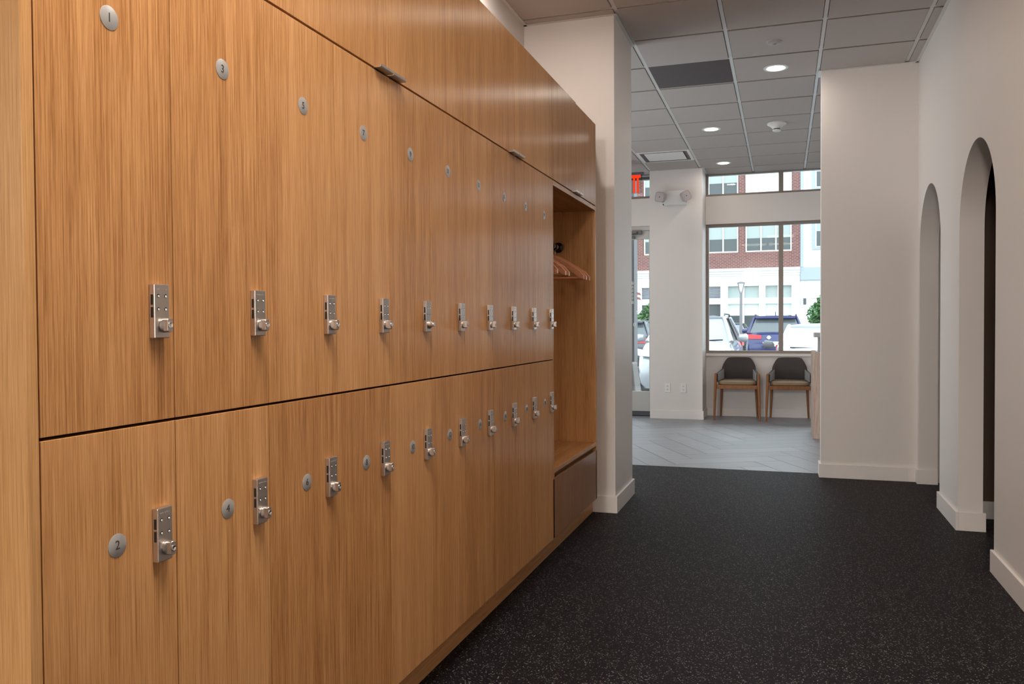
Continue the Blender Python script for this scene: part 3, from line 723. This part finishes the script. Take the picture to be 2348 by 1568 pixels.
# street lamp
t = thing('street_lamp', 'grey street lamp post with a tapered lantern in the car park', 'street lamp', (-1.55, 33, GZ))
b = MB(); b.lathe((0, 0, 0), (0, 0, 1), [(0, .12), (.25, .11), (.3, .07), (2.4, .05), (2.66, .045)], 14); b.build('post', LAMPGREY, t, smooth=True)
b = MB()
for sx, sy in ((1, 1), (1, -1), (-1, 1), (-1, -1)): b.tube([(sx*.03, sy*.03, 2.62), (sx*.07, sy*.07, 2.78), (sx*.115, sy*.115, 3.03)], .013, 6)
b.box(-.14, .14, -.14, .14, 3.03, 3.06); b.lathe((0, 0, 3.06), (0, 0, 1), [(0, .12), (.035, .06), (.05, .02)], 12); b.build('cage', LAMPGREY, t)
b = MB(); b.lathe((0, 0, 2.72), (0, 0, 1), [(0, .045), (.29, .095)], 12); b.build('diffuser', CLEARL, t)
# trees / shrubs
def bush(name, x, y, z0, rx, rz, n, label, trunk=True, seed=1):
    rnd = random.Random(seed); t = thing(name, label, 'tree', (x, y, GZ)); b = MB()
    for k in range(n):
        th, ph, q = rnd.random()*2*PI, math.acos(rnd.uniform(-1, 1)), rnd.random()**.45
        tp = 1-.55*max(0, math.cos(ph))
        c = Vector((rx*q*math.sin(ph)*math.cos(th)*tp, rx*q*math.sin(ph)*math.sin(th)*tp, z0-GZ+rz+rz*q*math.cos(ph)))
        d1_ = Vector((rnd.uniform(-1, 1), rnd.uniform(-1, 1), rnd.uniform(-.6, .6))).normalized(); d2 = d1_.cross(Vector((rnd.uniform(-1, 1), rnd.uniform(-1, 1), rnd.uniform(-1, 1)))).normalized()
        s = rnd.uniform(.035, .07)
        v = [b.bm.verts.new(c+d1_*s*1.6), b.bm.verts.new(c+d2*s*.7), b.bm.verts.new(c-d1_*s*1.6), b.bm.verts.new(c-d2*s*.7)]
        b.bm.faces.new((v[0], v[1], v[2])); b.bm.faces.new((v[0], v[2], v[3]))
    b.build('foliage', LEAF, t)
    b = MB(); b.tube([(0, 0, 0), (.02, 0, (z0-GZ)*.6), (0, .02, z0-GZ+rz)], .05, 8, rr=[.07, .05, .02]); b.build('trunk', BARK, t, smooth=True)
bush('young_tree', 1.62, 34, .75, .75, .85, 2600, 'bushy green young tree before the white sided building', seed=3)
bush('green_shrub', -5.45, 36, .5, .8, .8, 2200, 'leafy green shrub seen through the glass entrance door', seed=5)

# ------------------------------------------------------------------ cars (local: front towards -y, origin on the ground under the middle)
def car(name, label, x, y, facing, paint, Lc=4.5, W=1.84, H=1.66, suv=True, glassm=CARGLASS, belt=.98, hood=.98):
    t = thing(name, label, 'car', (x, y, GZ), 0 if facing == 'front' else PI, 'parked cars outside')
    hl, hw = Lc/2, W/2
    # lower body: stations front to rear
    st_ = [(-hl, .70, .42, .72), (-hl+.06, .86, .26, .80), (-hl+.35, .95, .22, hood-.10), (-hl+.95, 1.0, .20, hood-.01), (-hl+1.25, 1.0, .20, belt), (0, 1.0, .20, belt+.01), (hl-.9, 1.0, .20, belt+.03), (hl-.22, .96, .24, belt+.03), (hl-.05, .90, .34, belt-.06), (hl, .80, .45, belt-.28)]
    b = MB(); R = []
    for yy, ww, z0, z1 in st_:
        q = hw*ww; h = z1-z0
        R.append([(-q*.86, yy, z0), (q*.86, yy, z0), (q*.97, yy, z0+h*.15), (q, yy, z0+h*.5), (q*.975, yy, z0+h*.82), (q*.90, yy, z1-.02), (q*.55, yy, z1+.012), (0, yy, z1+.022), (-q*.55, yy, z1+.012), (-q*.90, yy, z1-.02), (-q*.975, yy, z0+h*.82), (-q, yy, z0+h*.5), (-q*.97, yy, z0+h*.15)])
    b.rings(R); body = b.build('body', paint, t, smooth=True, angle=40)
    # greenhouse corners (belt, roof)
    yf0, yf1 = (-hl+1.15, -hl+1.95) if suv else (-hl+1.2, -hl+2.15)
    yr0, yr1 = (hl-.20, hl-.55) if suv else (hl-.75, hl-1.45)
    wb, wr = hw*.90, hw*.68
    zb_, zr = belt-.02, H-.05
    def quad(nm, p, m, par=None, th=.01):
        b = MB(); R0 = [Vector(q) for q in p]; nn = (R0[1]-R0[0]).cross(R0[3]-R0[0]).normalized()*th
        b.rings([[q-nn for q in R0], R0]); return b.build(nm, m, par or t)
    FL0, FR0, FL1, FR1 = (-wb, yf0, zb_), (wb, yf0, zb_), (-wr, yf1, zr), (wr, yf1, zr)
    RL0, RR0, RL1, RR1 = (-wb, yr0, zb_+.02), (wb, yr0, zb_+.02), (-wr, yr1, zr), (wr, yr1, zr)
    def ins(p, s):
        c = sum((Vector(q) for q in p), Vector())/4; return [tuple(c+(Vector(q)-c)*s) for q in p]
    quad('windshield', ins([FL0, FR0, FR1, FL1], .985), glassm)
    b = MB(); b.tube([(-wb*.75, yf0-.01, zb_+.035), (-wb*.1, yf0-.02, zb_+.02), (wb*.8, yf0-.005, zb_+.05)], .014, 6); b.build('wiper', BLACK, t)
    quad('rear_window', [tuple(Vector(q)+Vector((0, .0, 0))) for q in ins([RR0, RL0, RL1, RR1], .93)], glassm if not suv else CARGLASS_D)
    quad('side_window', [FR0, RR0, RR1, FR1], CARGLASS_D); quad('side_window', [RL0, FL0, FL1, RL1], CARGLASS_D)
    b = MB(); R = []
    for k in range(7):
        q = k/6; yy = yf1-.04+(yr1+.06-yf1+.04)*q; zz = zr+.035*math.sin(PI*min(1, .25+q*.6))
        R.append([(-wr-.02, yy, zr-.015), (-wr-.01, yy, zr+.012), (-wr*.6, yy, zz+.01), (0, yy, zz+.018), (wr*.6, yy, zz+.01), (wr+.01, yy, zr+.012), (wr+.02, yy, zr-.015), (0, yy, zr-.02)])
    b.rings(R); b.build('roof', paint, t, smooth=True, angle=50)
    for p, q in ((FL0, FL1), (FR0, FR1), (RL0, RL1), (RR0, RR1)):
        b = MB(); b.tube([p, tuple((Vector(p)+Vector(q))/2+Vector((0, 0, .015))), q], .04, 8, rr=[.05, .042, .04]); b.build('pillar', paint, t, smooth=True)
    for sx in (-1, 1):
        p = Vector((sx*(wb+wr)/2, (yf1+yr1)/2+.1, (zb_+zr)/2)); b = MB(); b.tube([(sx*wb, p.y, zb_), (sx*wr, p.y, zr)], .035, 6); b.build('pillar', BLACK, t)
        if suv: b = MB(); b.tube([(sx*wr, yf1+.2, zr+.03), (sx*wr, yf1+.3, zr+.075), (sx*wr, yr1-.3, zr+.075), (sx*wr, yr1-.2, zr+.03)], .017, 6); b.build('roof_rail', BLACK, t)
        b = MB(); n = 12; mx, my, mz = sx*(hw+.10), yf0+.35, belt+.06
        b.rings([[(mx+sx*(-.10), my+.02*math.cos(2*PI*i/n), mz-.02+.03*math.sin(2*PI*i/n)) for i in range(n)], [(mx+sx*(-.06), my+.05*math.cos(2*PI*i/n), mz+.07*math.sin(2*PI*i/n)) for i in range(n)], [(mx+sx*.08, my+.05*math.cos(2*PI*i/n), mz+.085*math.sin(2*PI*i/n)) for i in range(n)], [(mx+sx*.11, my+.03*math.cos(2*PI*i/n), mz+.05*math.sin(2*PI*i/n)) for i in range(n)]])
        b.build('mirror', paint if name != 'white_car' else principled('mirror_grey', (.12, .12, .13), .3), t, smooth=True)
        # headlight, tail light
        b = MB(); b.rings([[(sx*hw*.52, -hl+.10, hood-.27), (sx*hw*.90, -hl+.26, hood-.24), (sx*hw*.93, -hl+.30, hood-.13), (sx*hw*.56, -hl+.16, hood-.20)], [(sx*hw*.52, -hl-.005, hood-.28), (sx*hw*.925, -hl+.14, hood-.25), (sx*hw*.955, -hl+.24, hood-.12), (sx*hw*.56, -hl+.06, hood-.19)]]); b.build('headlight', CLEARL, t)
        b = MB(); b.rings([[(sx*hw*.45, hl-.12, belt-.16), (sx*hw*.955, hl-.22, belt-.16), (sx*hw*.955, hl-.22, belt-.02), (sx*hw*.45, hl-.12, belt-.05)], [(sx*hw*.45, hl+.03, belt-.17), (sx*hw*1.0, hl-.03, belt-.17), (sx*hw*1.0, hl-.06, belt-.01), (sx*hw*.45, hl+.015, belt-.05)]]); b.build('tail_light', REDL, t)
        for yy in (-hl+.85, hl-.85):
            b = MB(); cx_ = sx*(hw-.11)
            b.lathe((cx_-.11, yy, .335), (1, 0, 0), [(0, .25), (.01, .32), (.04, .335), (.18, .335), (.21, .32), (.22, .25)], 28); wh = b.build('wheel', TYRE, t, smooth=True)
            b = MB(); b.lathe((cx_+sx*.112, yy, .335), (sx, 0, 0), [(0, .21), (.004, .21), (.004, .06), (.012, .05)], 20); b.build('rim', STEEL, wh)
    b = MB(); b.box(-hw*.48, hw*.48, -hl-.012, -hl+.05, .42, .66); b.build('grille', BLACK, t, bevel=.01)
    b = MB(); b.box(-.26, .26, -hl-.025, -hl-.0125, .40, .51); b.build('licence_plate', SHADE_L, t)
    b = MB(); b.box(-.16, .16, hl-.012+.02, hl+.025, belt-.40, belt-.25); b.build('licence_plate', SHADE_L, t)
    b = MB(); b.box(-hw*.84, hw*.84, hl-.10, hl+.03, .30, .52); b.build('rear_bumper', principled('bumper_black', (.03, .03, .035), .5) if 'bumper_black' not in bpy.data.materials else bpy.data.materials['bumper_black'], t, bevel=.02)
    if suv:
        b = MB(); b.prism([(yr1-.12, zr+.03), (yr1+.20, zr-.03), (yr1+.18, zr-.06), (yr1-.05, zr-.02)], 'X', -wr*.96, wr*.96); b.build('spoiler', paint, t)
        b = MB(); b.cyl((0, yr1-.25, zr+.04), (0, yr1-.20, zr+.16), .012, 6); b.build('antenna', BLACK, t)
    return t
SILVER = carpaint('silver_paint', (.36, .38, .41), .35); WHITEC = carpaint('white_car_paint', (.58, .60, .64), .1); BLUE = carpaint('blue_paint', (.022, .034, .135), .25)
GREEN = carpaint('dark_green_paint', (.05, .07, .065), .4); GREYC = carpaint('grey_paint', (.10, .11, .13), .4)
car('silver_car', 'silver SUV parked nose in, right outside behind the far pillar', -1.80, 18.0, 'front', SILVER, 4.6, 1.84, 1.66, True, CARGLASS, 1.13, 1.13)
bl = car('blue_car', 'blue SUV seen from behind through the middle of the window', -.24, 29.2, 'rear', BLUE, 4.5, 1.84, 1.74, True, CARGLASS, 1.17, 1.0)
b = MB(); b.lathe((.19, 2.25, 1.04), (0, 1, 0), [(0, .06), (.02, .06), (.022, .045), (.01, .043)], 20); b.box(.12, .26, 2.262, 2.275, 1.027, 1.053); b.build('badge', CHROME, bl)
b = MB()
for k in range(5): b.box(.02+k*.08, .06+k*.08, 2.255, 2.27, .87, .905)
b.build('badge_lettering', CHROME, bl)
car('white_car', 'white car parked nose in with a dark mirror, at the right of the window', .72, 17.8, 'front', WHITEC, 4.4, 1.78, 1.475, False, CARGLASS, 1.0, .98)
car('dark_green_car', 'dark green car half hidden between the silver and blue SUVs', -2.15, 35.6, 'rear', GREEN, 4.3, 1.8, 1.52, False, CARGLASS, 1.08, .95)
car('grey_car', 'dark grey SUV with a red tail light, seen through the entrance door', -4.55, 26.3, 'rear', GREYC, 4.5, 1.84, 1.62, True, CARGLASS, 1.10, 1.0)
# entrance pillar and planter outside the door
b = MB(); b.box(-2.42, -2.13, 12.4, 12.7, -.13, 3.6); tag(b.build('canopy_post', principled('dark_post', (.09, .09, .095), .5), None), 'grey canopy post just outside the entrance door', 'post')
b = MB(); b.rings([[(-2.75, 11.55, -.128), (-1.93, 11.55, -.128), (-1.93, 12.1, -.128), (-2.75, 12.1, -.128)], [(-2.65, 11.62, .63), (-2.02, 11.62, .63), (-2.02, 12.02, .63), (-2.65, 12.02, .63)]])
tag(b.build('tapered_planter', principled('planter_grey', (.13, .125, .12), .6), None, bevel=.02), 'tapered grey planter on the pavement outside the entrance door', 'planter')
